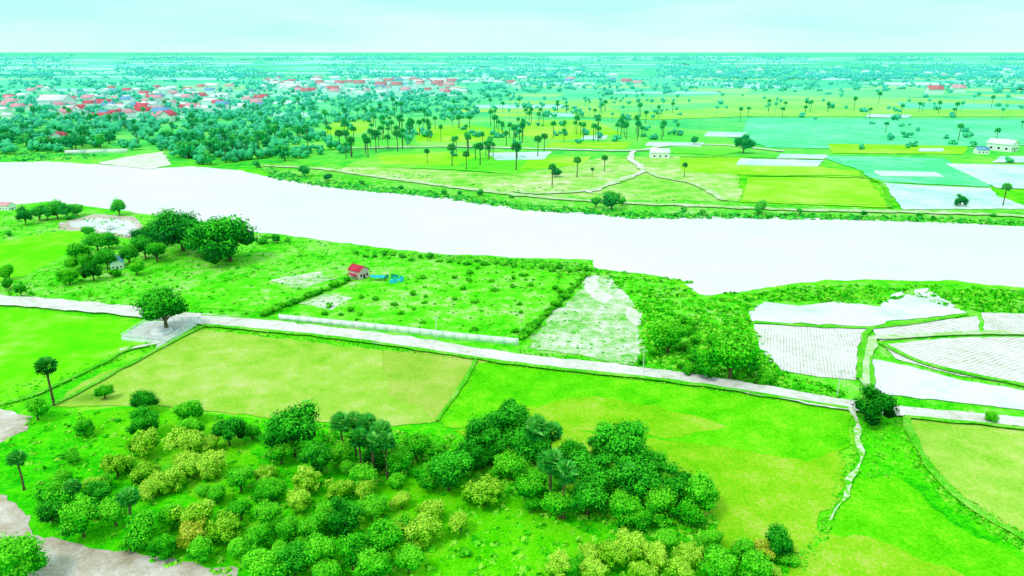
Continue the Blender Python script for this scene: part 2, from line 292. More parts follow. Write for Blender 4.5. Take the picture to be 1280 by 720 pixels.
V = []; Q = []; mi = []
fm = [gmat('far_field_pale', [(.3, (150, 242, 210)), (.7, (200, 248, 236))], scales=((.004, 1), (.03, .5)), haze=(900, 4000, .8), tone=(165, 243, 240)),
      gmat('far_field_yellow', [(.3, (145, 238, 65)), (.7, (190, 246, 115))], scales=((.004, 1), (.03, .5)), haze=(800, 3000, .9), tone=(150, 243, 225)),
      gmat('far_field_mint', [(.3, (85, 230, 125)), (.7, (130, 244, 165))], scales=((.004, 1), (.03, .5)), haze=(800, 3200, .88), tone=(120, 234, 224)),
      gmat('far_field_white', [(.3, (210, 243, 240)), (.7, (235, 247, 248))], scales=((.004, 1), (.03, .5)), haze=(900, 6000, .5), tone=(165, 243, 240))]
Y = 820.0
while Y < 14000:
    dY = Y*(.06+.05*random.random()); X = -1.0*Y
    while X < 1.0*Y:
        dX = Y*random.uniform(.05, .2)
        px = 640+F*X/(Y)
        if random.random() < (.4 if px < 560 and Y < 1900 else .6):
            n = len(V); sk = random.uniform(-.3, .3)*dY; gpx = dX*.04
            V += [(X+gpx, Y+gpx, .06), (X+dX-gpx, Y+random.uniform(0, .1)*dY, .06), (X+dX-gpx+sk, Y+dY*.93, .06), (X+gpx+sk, Y+dY*random.uniform(.85, .95), .06)]
            Q.append((n, n+1, n+2, n+3)); mi.append(random.choices([0, 1, 2, 3], [3, 4 if px > 560 else 2, 4, 1.0])[0])
        X += dX
    Y += dY
o = link('farmland', np_mesh('farmland', V, Q, fm, midx=mi)); o['kind'] = 'structure'

ribbon('road', [(-200,364),(0,377),(100,385),(170,392),(250,400),(330,408),(430,419),(530,433),(640,450),(740,461),(850,474),(950,490),(1060,509),(1130,517),(1280,531),(1450,549)], (8, 4.0), 'road', .3, .9, avoid=True)
ribbon('path', [(230,405),(205,428),(150,440)], 1.2, 'road', .3, .3)
ribbon('path', [(1060,511),(1068,522),(1073,540),(1072,556),(1078,572),(1070,590),(1061,604),(1058,622),(1044,640),(1036,655)], (1.3, .5), 'track', .3, .8, avoid=True)
ribbon('path', [(1090,497),(1080,470),(1090,430),(1110,424),(1228,418),(1300,420)], 2.3, 'path', .3, .7)
ribbon('path', [(1100,430),(1160,458),(1290,486)], 1.6, 'dike', .3, .4, .3)
ribbon('dirt_road', [(330,208),(400,212),(450,219),(560,234),(660,246),(760,254),(880,259),(1000,264),(1120,266),(1290,272),(1500,284)], 5, 'path', .4, 2)
ribbon('dirt_road', [(440,186),(560,184),(680,187),(790,189),(835,183),(900,182),(980,190)], 4.5, 'road', .4, 1.8)
ribbon('dirt_road', [(792,190),(788,200),(805,214),(770,228),(735,242)], 4, 'road', .4, 2)
ribbon('dirt_road', [(800,210),(825,222),(870,232),(905,252)], 4, 'path', .4, 2)
ribbon('dirt_road', [(640,240),(680,243),(740,238),(790,222)], 4, 'path', .4, 2)
for pts, w in [([(68,508),(205,434),(252,410)], 1.2), ([(0,508),(62,487),(168,435)], 1.4), ([(594,452),(579,481),(546,528)], .9), 
               ([(1132,524),(1152,571),(1200,626),(1290,682)], 1.4), ([(942,404),(1086,411),(1210,394)], 1.4),
               ([(1074,476),(1080,430),(1088,412)], 1.6), ([(1088,449),(1090,494)], 1.2), ([(935,221),(1086,223),(1113,261)], 2.5), ([(1075,214),(1098,228),(1240,236)], 2.5), ([(850,197),(925,197),(1030,200)], 2.5),
               ([(255,408),(430,425),(640,456),(850,480),(1060,513)], 1.6), ([(252,396),(340,402),(430,412)], 1.2), ([(1130,523),(1290,539)], 1.4)]:
    ribbon('field_dike', pts, w, 'dike', .14, .6, .25)

# ------------------------------------------------------------------ vegetation prototypes
def unit(v): return v/np.maximum(1e-6, np.linalg.norm(v, axis=-1, keepdims=True))
def cards(Cn, Nn, size, r, asp=.6):
    n = len(Cn); rv = r.normal(size=(n, 3)); u = unit(np.cross(Nn, rv)); v = np.cross(Nn, u)
    s = (size*(.6+.8*r.rand(n)))[:, None]
    V = np.stack([Cn-u*s, Cn-v*s*asp, Cn+u*s, Cn+v*s*asp], 1).reshape(-1, 3)
    return V, np.arange(n*4).reshape(-1, 4)
def ico(sub=1):
    bm = bmesh.new(); bmesh.ops.create_icosphere(bm, subdivisions=sub, radius=1)
    V = np.array([v.co[:] for v in bm.verts]); T = np.array([[v.index for v in f.verts] for f in bm.faces]); bm.free(); return V, T
IV, IT = ico(1)
def crown_arrays(seed, ncl, nleaf, lsize, hc, zs=.85, spread=.66, cr=(.28, .46)):
    r = np.random.RandomState(seed); VV = []; QQ = []; TT = []; n0 = 0
    st = np.array([r.uniform(.85, 1.2), r.uniform(.85, 1.1), zs*r.uniform(.85, 1.15)])
    d = unit(r.normal(size=(ncl, 3))); d[:, 2] = np.where(d[:, 2] < -.6, -d[:, 2]*.6, d[:, 2])
    cen = d*(spread*(.4+.8*r.rand(ncl)))[:, None]*st; cen[0] = (0, 0, -.05)
    rad = r.uniform(cr[0], cr[1], ncl); rad[0] = .48
    for c, R in zip(cen, rad):
        ct = r.uniform(-.17, .17)
        jv = IV*(1+.25*(r.rand(len(IV), 1)-.5))*R*.7+c
        VV.append(jv); QQ.append(np.stack([IT[:, 0], IT[:, 1], IT[:, 2], IT[:, 2]], 1)+n0); TT.append(np.clip(.1+.2*(jv[:, 2]+.5), .0, .45)); n0 += len(jv)  # core tone painted dark as shade inside the crown
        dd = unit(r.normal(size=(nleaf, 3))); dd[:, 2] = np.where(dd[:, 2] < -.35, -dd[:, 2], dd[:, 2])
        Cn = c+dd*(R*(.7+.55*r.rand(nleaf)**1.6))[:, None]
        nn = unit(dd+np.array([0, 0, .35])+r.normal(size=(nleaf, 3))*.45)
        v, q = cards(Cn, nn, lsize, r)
        t = .41+ct+.32*(Cn[:, 2]/zs)+.22*dd[:, 2]+r.normal(size=nleaf)*.16  # random leaf tone plus painted light on the upper leaves
        VV.append(v); QQ.append(q+n0); TT.append(np.repeat(np.clip(t, 0, 1), 4)); n0 += len(v)
    V = np.concatenate(VV); V[:, 2] += hc; V[:, 2] = np.maximum(V[:, 2], .02)
    return V, QQ, np.concatenate(TT)
def mesh_mixed(name, V, QQ, T, mats):
    Q = np.concatenate(QQ); q = [tuple(f) if f[2] != f[3] else tuple(f[:3]) for f in Q.tolist()]
    me = bpy.data.meshes.new(name); me.from_pydata(V.tolist(), [], q)
    for m in mats: me.materials.append(m)
    a = me.attributes.new('tone', 'FLOAT', 'POINT'); a.data.foreach_set('value', T.astype(np.float32)); return me
def tube(path, radii, k=7):
    V = []; Q = []
    for i, (p, r_) in enumerate(zip(path, radii)):
        p = Vector(p); d = (Vector(path[min(i+1, len(path)-1)])-Vector(path[max(0, i-1)])).normalized()
        a = d.orthogonal().normalized(); b = d.cross(a)
        for j in range(k):
            t = 2*math.pi*j/k; w = p+(a*math.cos(t)+b*math.sin(t))*r_; V.append(tuple(w))
    for i in range(len(path)-1):
        for j in range(k): Q.append((i*k+j, i*k+(j+1) % k, (i+1)*k+(j+1) % k, (i+1)*k+j))
    return V, Q
def trunk_mesh(hc, seed, r0=.06):
    r = random.Random(seed); V, Q = tube([(0,0,-.05), (.02,.01,hc*.3), (.04,-.02,hc*.6), (0,.02,hc*1.05)], [r0*1.35, r0, r0*.75, r0*.35])
    for k in range(5):
        a = k*1.3+r.random(); e = r.uniform(.35, .55); v, q = tube([(.03,0,hc*.35), (math.cos(a)*e*.5, math.sin(a)*e*.5, hc*.7), (math.cos(a)*e, math.sin(a)*e, hc*1.05)], [r0*.6, r0*.4, r0*.15], 5)
        n = len(V); V += v; Q += [tuple(i+n for i in f) for f in q]
    return np_mesh('trunk', V, Q, [M['trunk']])
KIND = {}
def mk(kind, leaf, hc, variants, ncl, nleaf, ls, **kw):
    out = []
    for s in range(variants):
        V, QQ, T = crown_arrays(len(KIND)*31+s*7+3, ncl, nleaf, ls, hc, **kw)
        out.append((mesh_mixed('crown', V, QQ, T, [M[leaf]]), trunk_mesh(hc, s)))
    KIND[kind] = (hc, out)
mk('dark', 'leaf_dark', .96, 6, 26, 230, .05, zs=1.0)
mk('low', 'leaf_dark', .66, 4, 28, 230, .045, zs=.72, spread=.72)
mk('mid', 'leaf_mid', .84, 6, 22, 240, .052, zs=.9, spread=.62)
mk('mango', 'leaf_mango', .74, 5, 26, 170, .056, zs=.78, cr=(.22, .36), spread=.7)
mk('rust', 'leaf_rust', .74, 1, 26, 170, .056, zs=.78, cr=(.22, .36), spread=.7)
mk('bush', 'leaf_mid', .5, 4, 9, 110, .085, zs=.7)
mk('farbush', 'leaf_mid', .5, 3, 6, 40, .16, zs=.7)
def join_mesh(name, V1, QQ1, T1, tv, tq, mats):
    Q = np.concatenate(QQ1); n = len(V1); q = [tuple(f) if f[2] != f[3] else tuple(f[:3]) for f in Q.tolist()]; k = len(q)
    q += [tuple(i+n for i in f) for f in tq]
    me = bpy.data.meshes.new(name); me.from_pydata(V1.tolist()+[tuple(v) for v in tv], [], q)
    for m in mats: me.materials.append(m)
    me.polygons.foreach_set('material_index', [0]*k+[1]*(len(q)-k))
    a = me.attributes.new('tone', 'FLOAT', 'POINT'); a.data.foreach_set('value', np.concatenate([T1, np.zeros(len(tv))]).astype(np.float32)); return me
FARTREE = []
for s in range(6):
    V, QQ, T = crown_arrays(500+s, 9, 34, .14, .85, zs=.85, spread=.75)
    tv, tq = tube([(0,0,-.05), (0,0,.8)], [.1, .05], 5)
    FARTREE.append(join_mesh('tree', V, QQ, T, tv, tq, [M['leaf_dark' if s % 2 else 'leaf_mid'], M['trunk']]))
def fan_arrays(seed, nfan, blades, hc, rad=1.0):
    r = np.random.RandomState(seed); V = []; Q = []; T = []
    for i in range(nfan):
        z = 1-1.75*(i+.5)/nfan; a = i*2.399+r.rand()*.3; s = math.sqrt(max(0, 1-z*z))
        d = Vector((s*math.cos(a), s*math.sin(a), z+.15)).normalized()
        side = d.cross(Vector((0, 0, 1)))
        if side.length < .1: side = Vector((1, 0, 0))
        side.normalize(); up = side.cross(d).normalized(); tw = r.uniform(-.6, .6)
        side, up = side*math.cos(tw)+up*math.sin(tw), up*math.cos(tw)-side*math.sin(tw)
        st = .42+.1*r.rand(); o_ = Vector((0, 0, hc))+d*st*rad; L = .62*rad*r.uniform(.85, 1.1)
        n = len(V); w = side*.02*rad; c0 = Vector((0, 0, hc-.05)); V += [c0-w, c0+w, o_+w, o_-w]; Q.append((n, n+1, n+2, n+3)); T += [.5]*4
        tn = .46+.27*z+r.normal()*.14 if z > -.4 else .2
        for b in range(blades):
            t0 = (b/blades-.5)*3.7; t1 = ((b+.72)/blades-.5)*3.7; tm = (t0+t1)/2
            bend = -up*.16*L*abs(tm)/1.8 - Vector((0, 0, .1*L))
            e0 = o_+(d*math.cos(t0)+side*math.sin(t0))*L*.62+up*.03; e1 = o_+(d*math.cos(t1)+side*math.sin(t1))*L*.62-up*.03
            tip = o_+(d*math.cos(tm)+side*math.sin(tm))*L+bend
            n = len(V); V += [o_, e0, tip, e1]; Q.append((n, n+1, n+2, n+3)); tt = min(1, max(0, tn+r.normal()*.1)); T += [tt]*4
    return np.array([tuple(v) for v in V]), np.array(Q), np.array(T)
PALM = []
for s in range(3):
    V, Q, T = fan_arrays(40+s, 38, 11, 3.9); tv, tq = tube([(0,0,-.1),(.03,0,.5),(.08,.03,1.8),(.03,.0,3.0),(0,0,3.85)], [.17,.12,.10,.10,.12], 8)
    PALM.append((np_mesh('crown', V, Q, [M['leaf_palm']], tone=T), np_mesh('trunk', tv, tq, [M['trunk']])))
FARPALM = []
for s in range(4):
    V, Q, T = fan_arrays(60+s, 20, 5, 3.9); V2 = IV*.5+np.array([0, 0, 3.95])
    tv, tq = tube([(0,0,-.1),(.06*s-.1,.03,1.8),(0,0,3.85)], [.14,.11,.11], 5)
    Q = Q.tolist()+[tuple(t+len(V)) for t in IT]; VV = np.concatenate([V, V2, np.array(tv)]); nq = len(Q)
    Q += [tuple(i+len(V)+len(V2) for i in f) for f in tq]
    me = bpy.data.meshes.new('palm_tree'); me.from_pydata(VV.tolist(), [], [tuple(q) for q in Q]); me.materials.append(M['leaf_palm']); me.materials.append(M['trunk'])
    me.polygons.foreach_set('material_index', [0]*nq+[1]*(len(Q)-nq))
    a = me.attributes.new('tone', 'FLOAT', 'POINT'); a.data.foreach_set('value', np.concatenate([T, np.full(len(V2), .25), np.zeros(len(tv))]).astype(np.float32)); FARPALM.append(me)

def place(cx, cy, r, hcu):
    R = 4.
    for _ in range(6):
        x, y, z = at(cx, cy, R*hcu); R = r*depth(y, z)/F
    return (x, y, 0), R
ORD = ['first','second','third','fourth','fifth','sixth','seventh','eighth','ninth','tenth']
DESC = {'dark': 'dark dense tree', 'low': 'dark spreading tree', 'mid': 'bright green tree', 'mango': 'yellow-green tree', 'rust': 'rusty yellow tree', 'palm': 'sugar palm', 'bush': 'small bush'}
NAME = {'dark': 'shade_tree', 'low': 'shade_tree', 'mid': 'leafy_tree', 'mango': 'mango_tree', 'rust': 'mango_tree', 'palm': 'palm_tree', 'bush': 'bush'}
cnt = 0
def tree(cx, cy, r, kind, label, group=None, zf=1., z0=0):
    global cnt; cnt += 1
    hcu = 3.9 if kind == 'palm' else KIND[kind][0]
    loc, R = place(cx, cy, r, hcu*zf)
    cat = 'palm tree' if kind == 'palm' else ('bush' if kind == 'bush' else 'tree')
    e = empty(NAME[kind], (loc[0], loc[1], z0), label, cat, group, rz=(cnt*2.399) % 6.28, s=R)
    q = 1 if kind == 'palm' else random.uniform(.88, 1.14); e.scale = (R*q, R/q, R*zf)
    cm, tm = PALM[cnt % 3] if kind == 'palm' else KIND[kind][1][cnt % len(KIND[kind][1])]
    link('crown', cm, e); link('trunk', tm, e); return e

tree(205,389,34,'dark','lone dark tree standing on the white concrete terrace beside the road', z0=.86, zf=.86)
for t in [
 (57,458,14,'palm','lone sugar palm at the edge of the bright left rice field'),
 (20,573,12,'palm','sugar palm at the left frame edge above the muddy ground'),
 (226,290,37,'low','left of the two biggest dark trees on the near river bank'),
 (284,300,42,'low','right of the two biggest dark trees on the near river bank'),
 (190,294,20,'low','smaller dark tree just left of the two big river bank trees'),
 (255,305,26,'low','dark tree filling the gap between the two big river bank trees'),
 (836,422,26,'mid','bright green tree right of the sandy ground, left of the widest bush clump'),
 (916,446,38,'mid','wide bright green tree by the road, left of the ploughed paddies'),
 (882,456,21,'mid','smaller tree tucked left of the wide bright green roadside tree'),
 (1095,508,26,'dark','dark round tree on the road where the small path branches off'),
 (1239,522,10,'mid','small lone tree beside the road near the right frame edge'),
 (20,700,40,'mid','big bright tree in the bottom left corner on the muddy ground'),
 (335,710,30,'mid','bright tree at the bottom edge just right of the muddy ground'),
 (365,540,37,'dark','tallest dark tree at the rear of the left grove, beside the stubble field'),
 (780,560,38,'dark','biggest dark tree of the right grove in front of the green rice'),
 (640,536,34,'dark','tall dark tree at the back left of the central grove'),
 (875,620,31,'mid','rightmost tree of the central grove beside the yellow rice'),
 (975,680,23,'dark','dark tree at the right end of the bottom row'),
 (955,690,19,'rust','rusty yellow tree next to the dark one ending the bottom row'),
 (605,616,25,'mango','pale yellow-green round tree alone in front of the central grove'),
 (45,512,19,'mid','tree above the grey mud patch near the left frame edge'),
 (130,490,12,'mid','small bright tree on the dike left of the stubble field'),
 (180,500,17,'dark','dark tree against the lower left side of the stubble field'),
 (765,251,14,'mid','green tree clump on the far bank with the dirt road behind'),
 (930,180,12,'dark','dark round tree by the far dirt road junction, right of the white shed'),
 (380,213,8,'dark','dark tree on the far bank right at the water, left of the palms'),
 (952,259,11,'mid','round green tree below the bright yellow field on the far bank'),
 (1201,251,8,'dark','small dark tree between flooded paddies at the right far bank'),
 (695,215,7,'dark','dark little tree on the far bank dry field'),
 (868,175,6,'dark','dark round tree just above the far dirt road')]:
    tree(*t)
CL = [
 ('at the left end of the grove', [(180,530,18,'dark'),(105,535,13,'mid'),(235,515,18,'mid'),(240,536,15,'mid'),(285,540,19,'dark'),(315,541,13,'mid'),(182,555,20,'mango'),(230,553,22,'mango'),(266,556,14,'mango'),(145,582,18,'mango'),(90,570,12,'mid'),
   (180,592,17,'mango'),(215,600,17,'mango'),(240,583,18,'mango'),(265,580,20,'mango'),(190,613,16,'mango'),(130,603,12,'mid')]),
 ('beside the lower left mud', [(75,625,25,'mid'),(100,652,26,'mid'),(122,618,18,'dark'),(142,640,22,'mid'),(180,662,25,'mid'),(205,684,17,'mid'),(215,645,18,'mid'),(62,640,16,'dark'),(165,680,15,'bush'),(90,608,11,'palm'),(160,622,15,'palm')]),
 ('in the middle of the left grove', [(300,600,18,'mid'),(350,567,18,'mid'),(395,572,18,'dark'),(330,592,16,'mango'),(385,602,20,'mango'),(425,612,18,'mango'),(370,628,20,'mango'),(335,645,20,'mid'),(300,638,16,'mid'),(245,645,24,'mango'),(282,662,21,'mango'),(330,618,15,'mid'),(345,614,15,'mid'),(270,620,14,'mid'),(250,690,19,'mid'),(300,690,19,'mid'),(240,668,20,'rust')]),
 ('along the left grove lower edge', [(325,672,19,'mid'),(360,664,18,'mid'),(392,660,21,'mid'),(430,652,21,'dark'),(465,635,20,'mid'),(400,690,25,'mid'),(440,692,25,'mid'),(480,677,25,'mid'),(465,712,26,'mid'),(410,716,20,'mid'),(510,702,20,'mid'),(367,700,20,'dark'),(500,655,13,'bush')]),
 ('between palms and central grove', [(455,598,18,'mid'),(500,578,20,'mid'),(520,560,19,'mid'),(560,590,27,'dark'),(585,573,19,'dark'),(535,596,18,'mid'),(470,575,16,'dark'),(430,568,16,'mid'),(492,604,14,'bush'),(545,565,15,'mid')]),
 ('on the meadow below the central grove', [(540,640,18,'mango'),(528,664,22,'mango'),(576,655,16,'mango'),(520,680,12,'mango'),(582,690,10,'bush')]),
 ('in the palm group behind the left grove', [(425,528,14,'palm'),(442,526,14,'palm'),(458,530,15,'palm'),(475,538,15,'palm'),(465,552,14,'palm'),(448,548,14,'palm'),(482,552,13,'palm')]),
 ('inside the central grove', [(603,548,24,'dark'),(660,562,26,'dark'),(640,582,23,'mid'),(715,572,21,'dark'),(745,590,25,'dark'),(735,622,27,'dark'),(700,632,21,'mid'),(662,612,22,'mid'),(625,560,19,'dark'),(670,535,17,'palm'),(688,540,16,'palm'),(688,577,19,'palm'),(706,590,17,'palm'),(640,515,16,'dark'),(690,610,19,'mid'),(652,590,18,'mid')]),
 ('at the right side of the central grove', [(792,602,29,'dark'),(822,626,25,'mid'),(842,610,25,'dark'),(860,642,19,'mid'),(782,636,25,'mid'),(812,585,20,'dark'),(765,610,20,'mid'),(786,592,14,'palm'),(750,560,17,'dark'),(830,650,16,'bush'),(800,650,17,'mid')]),
 ('in the bottom edge row', [(790,680,22,'mango'),(766,694,19,'mango'),(832,675,17,'mid'),(862,694,18,'mango'),(822,698,19,'mango'),(850,712,20,'mango'),(898,706,23,'mid'),(930,692,19,'mid'),(946,712,22,'mid'),(700,708,19,'mango'),(742,711,19,'mango'),(890,676,15,'mid'),(800,714,18,'mango'),(726,700,12,'bush'),(985,700,12,'bush')]),
 ('near the small riverside rice field', [(120,302,15,'mid'),(100,318,18,'mid'),(85,345,14,'mid'),(115,338,13,'dark'),(25,362,8,'dark'),(10,340,12,'mid'),(132,322,13,'dark'),(160,318,15,'mid'),(170,335,12,'mid'),(110,290,10,'mid'),(135,300,13,'mid'),(10,355,7,'dark'),(195,315,15,'mid'),(145,340,10,'bush'),(180,308,15,'dark'),(90,330,12,'mid'),(108,328,12,'mid')]),
 ('on the near river bank at left', [(148,259,12,'mid'),(70,262,14,'mid'),(48,266,12,'mid'),(30,270,10,'dark'),(95,262,10,'mid'),(58,264,10,'dark'),(82,264,10,'dark'),(88,270,9,'bush'),(330,300,9,'bush'),(345,298,7,'mid'),(12,292,7,'bush'),(360,300,6,'bush')]),
 ('round the wide roadside tree', [(850,400,12,'bush'),(862,440,12,'bush'),(940,455,15,'mid'),(900,425,12,'mid'),(820,440,11,'bush'),(870,425,10,'bush'),(925,470,11,'bush'),(800,452,8,'bush'),(960,470,9,'bush')]),
 ('on the far bank edge', [(410,221,6,'dark'),(452,228,5,'bush'),(500,234,5,'bush'),(600,241,6,'mid'),(575,241,5,'bush'),(640,246,4,'bush'),(745,253,8,'mid'),(778,252,7,'mid'),(855,262,5,'bush'),(880,264,5,'bush'),(1000,264,5,'bush'),(1080,266,6,'bush'),(1150,268,5,'bush'),(1240,269,5,'bush'),(320,205,6,'mid'),(555,240,5,'mid')]),
]
for ci, (phrase, L) in enumerate(CL):
    by = {}
    for t in L: by.setdefault(t[3], []).append(t)
    for k, ts in by.items():
        ts.sort()
        for i, t in enumerate(ts):
            gr = f"{DESC[k]}s {phrase}"
            if len(ts) == 1: lab = f"only {DESC[k]} {phrase}"; gr = None
            elif len(ts) <= 8: lab = f"{DESC[k]} {phrase}, {ORD[i]} of {len(ts)} from left"
            else: lab = f"{DESC[k]} crowded among its like {phrase}"
            tree(t[0], t[1], t[2]*(1.13 if ci < 10 and k != 'palm' else 1), k, lab, gr, random.uniform(.9, 1.1 if k != 'dark' else 1.25))

for (bx, by_, hp) in [(645,213,33),(672,196,25),(721,222,25),(755,215,20),(565,208,27),(600,207,27),(583,212,22),(534,205,18),(497,190,26),(460,197,24),(470,190,26),(440,196,24),(425,190,26),(610,200,18),(1253,258,28),(1098,130,14),(680,190,22),(855,222,18),(690,232,26),(740,222,12)]:
    x, y, _ = at(bx, by_); hm = hp*depth(y, 8)/F/cp; R = hm/4.7
    e = empty('palm_tree', (x, y, 0), 'tall sugar palm standing clear on the far bank fields', 'palm tree', 'lone sugar palms on the far bank', s=R)
    cm, tm = PALM[bx % 3]; link('crown', cm, e); link('trunk', tm, e)

# ------------------------------------------------------------------ scattered trees
def sample(poly, n, r):
    P_ = np.array(poly, float); mn = P_.min(0); mx = P_.max(0); out = np.zeros((0, 2))
    while len(out) < n:
        q = mn+r.rand(n*3, 2)*(mx-mn); ins = np.zeros(len(q), bool); j = len(P_)-1
        for i in range(len(P_)):
            c = ((P_[i, 1] > q[:, 1]) != (P_[j, 1] > q[:, 1])) & (q[:, 0] < (P_[j, 0]-P_[i, 0])*(q[:, 1]-P_[i, 1])/(P_[j, 1]-P_[i, 1]+1e-9)+P_[i, 0]); ins ^= c; j = i
        out = np.concatenate([out, q[ins]])
    return out[:n]
r2 = np.random.RandomState(5)
for poly, n, kinds, lab, gr, s0, s1 in [
   ([(70,600),(150,570),(330,570),(470,575),(510,640),(490,716),(330,716),(235,690),(120,672),(70,640)], 26, ['mid','mid','mango'], 'lower tree hidden among the taller crowns of the left grove', 'low trees filling the left grove', 11, 18),
   ([(560,565),(610,545),(700,540),(790,560),(865,612),(850,655),(700,645),(610,605)], 20, ['dark','mid','mid'], 'lower tree hidden among the taller crowns of the central grove', 'low trees filling the central grove', 11, 18),
   ([(760,676),(960,680),(990,716),(700,716)], 10, ['mid','mango'], 'lower tree hidden among the bottom edge row', 'low trees filling the bottom row', 11, 17),
   ([(800,405),(850,385),(890,400),(960,460),(975,480),(860,468)], 12, ['mid'], 'leafy shrub tree in the clump left of the ploughed paddies', 'shrub trees left of the paddies', 6, 12)]:
    for a, b in sample(poly, n, r2): tree(a, b, random.uniform(s0, s1), random.choice(kinds), lab, gr, random.uniform(.8, 1.15))

def clump(q, thr, sc=.02):
    return np.array([noise.noise(Vector((a*sc, b*sc*3.5, 5.)))+random.random()*.25 > thr for a, b in q])
REG = [
 ([(-150,150),(60,152),(330,135),(400,150),(390,172),(330,195),(230,200),(205,188),(120,188),(0,194),(-150,194)], 430, .08, (3.5, 6.5), -.55),
 ([(230,178),(400,170),(440,190),(330,205),(250,206)], 80, .2, (3, 5.5), -.5),
 ([(340,130),(520,120),(600,125),(600,150),(480,152),(400,160),(340,152)], 230, .35, (3.5, 5.5), -.3),
 ([(400,178),(440,160),(500,150),(560,150),(560,182),(480,190),(420,205)], 75, .7, (2.5, 4.5), -.2),
 ([(560,128),(700,120),(850,130),(850,178),(640,182),(560,165)], 230, .68, (2.5, 4.5), -.1),
 ([(570,180),(670,176),(640,205),(560,205)], 18, .85, (2.5, 4), -.9),
 ([(-200,92),(340,90),(640,92),(640,125),(560,128),(340,128),(330,150),(60,155),(-200,155)], 1050, .2, (4, 6.5), -.25),
 ([(600,95),(900,92),(1450,100),(1450,118),(900,116),(640,125)], 600, .3, (4, 6), -.05),
 ([(640,115),(900,118),(1300,112),(1300,150),(900,152),(660,145)], 80, .75, (3.5, 5.5), -.1),
 ([(900,135),(1300,128),(1300,145),(960,150)], 22, .6, (3.5, 5), -.9),
 ([(-250,76),(640,74),(1500,74),(1500,98),(640,98),(-250,98)], 3800, 0, (4, 8), .03),
 ([(-250,66.6),(1500,66.6),(1500,76),(-250,76)], 3600, 0, (8, 15), .0),
 ([(900,84),(1450,84),(1450,102),(900,100)], 700, 0, (5, 8), -.3),
 ([(1000,155),(1290,158),(1290,205),(1060,200)], 14, .3, (2.5, 4), -.9),
 ([(940,120),(1280,150),(1280,190),(950,160)], 14, .5, (3, 4.5), -.9)]
items = []
for poly, n, ps, sr, thr in REG:
    q = sample(poly, n, rs); q = q[clump(q, thr, .012 if poly[0][1] < 80 else .02)]
    for a, b in q:
        x, y, _ = at(a, b); pal = random.random() < ps
        R = random.uniform(2.2, 3.3) if pal else random.uniform(*sr)
        items.append((R*(2.4 if pal else 1)/y, x, y, R, pal, a, b))
items.sort(reverse=True)
npalm = 0; ntree = 0; stuff = []
for s, x, y, R, pal, a, b in items:
    if pal and npalm < 270:
        npalm += 1
        o = link('palm_tree', FARPALM[npalm % 4], loc=(x, y, 0)); zf = random.uniform(.75, 1.2); o.scale = (R, R, R*zf); o.rotation_euler = (0, 0, random.random()*6.28)
        if a < 400: l, g_ = 'sugar palm rising among the village trees across the river', 'village palms'
        elif a < 640: l, g_ = 'sugar palm in the palm stand between village and rice fields', 'palm stand across the river'
        else: l, g_ = 'small distant sugar palm dotted over the yellow rice fields', 'palms over the distant fields'
        tag(o, l, 'palm tree', g_)
    elif not pal and ntree < 60:
        ntree += 1
        o = link('tree', FARTREE[ntree % 6], loc=(x, y, 0)); o.scale = (R*random.uniform(.9, 1.3), R, R*random.uniform(.8, 1.2)); o.rotation_euler = (0, 0, random.random()*6.28)
        if a < 400: l, g_ = 'dark round tree in the belt along the far river bank', 'trees of the far bank belt'
        else: l, g_ = 'distant round tree standing among the far fields', 'trees among the far fields'
        tag(o, l, 'tree', g_)
    else: stuff.append((x, y, R, pal))
VV = []; QQ = []; TT = []; n0 = 0
for x, y, R, pal in stuff:
    k = 9 if y < 700 else (6 if y < 2200 else 4)
    if pal:
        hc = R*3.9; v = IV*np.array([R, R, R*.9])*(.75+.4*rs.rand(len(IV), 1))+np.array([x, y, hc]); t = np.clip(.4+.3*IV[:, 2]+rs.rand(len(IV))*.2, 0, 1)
        VV.append(v); TT.append(t); QQ.append(IT+n0); n0 += len(v)
        w = .12*R; tv = np.array([(x-w, y-w, 0), (x+w, y-w, 0), (x, y+w, 0), (x, y, hc)]); VV.append(tv); TT.append(np.full(4, .0)); QQ.append(np.array([(0,1,3),(1,2,3),(2,0,3)])+n0); n0 += 4
    else:
        sx_ = 1.0 if y < 1500 else (2.4 if y < 3000 else 4.5)
        for j in range(k):
            r_ = R*(.3+.3*rs.rand()); c = np.array([x+rs.normal()*R*.45*sx_, y+rs.normal()*R*.45, R*(.35+.75*rs.rand())])
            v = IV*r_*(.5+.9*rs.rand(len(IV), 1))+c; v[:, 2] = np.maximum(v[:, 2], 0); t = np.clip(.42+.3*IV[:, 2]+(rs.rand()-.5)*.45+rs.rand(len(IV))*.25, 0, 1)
            VV.append(v); TT.append(t); QQ.append(IT+n0); n0 += len(v)
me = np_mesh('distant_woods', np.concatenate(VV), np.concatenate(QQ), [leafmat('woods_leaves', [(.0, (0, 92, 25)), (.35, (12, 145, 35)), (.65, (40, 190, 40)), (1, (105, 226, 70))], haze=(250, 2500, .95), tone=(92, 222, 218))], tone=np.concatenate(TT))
o = link('distant_woods', me); o['kind'] = 'stuff'; o['label'] = 'green trees in painted teal haze, scattered thickly to the horizon'; o['category'] = 'woods'  # teal is haze painted over green leaf colours

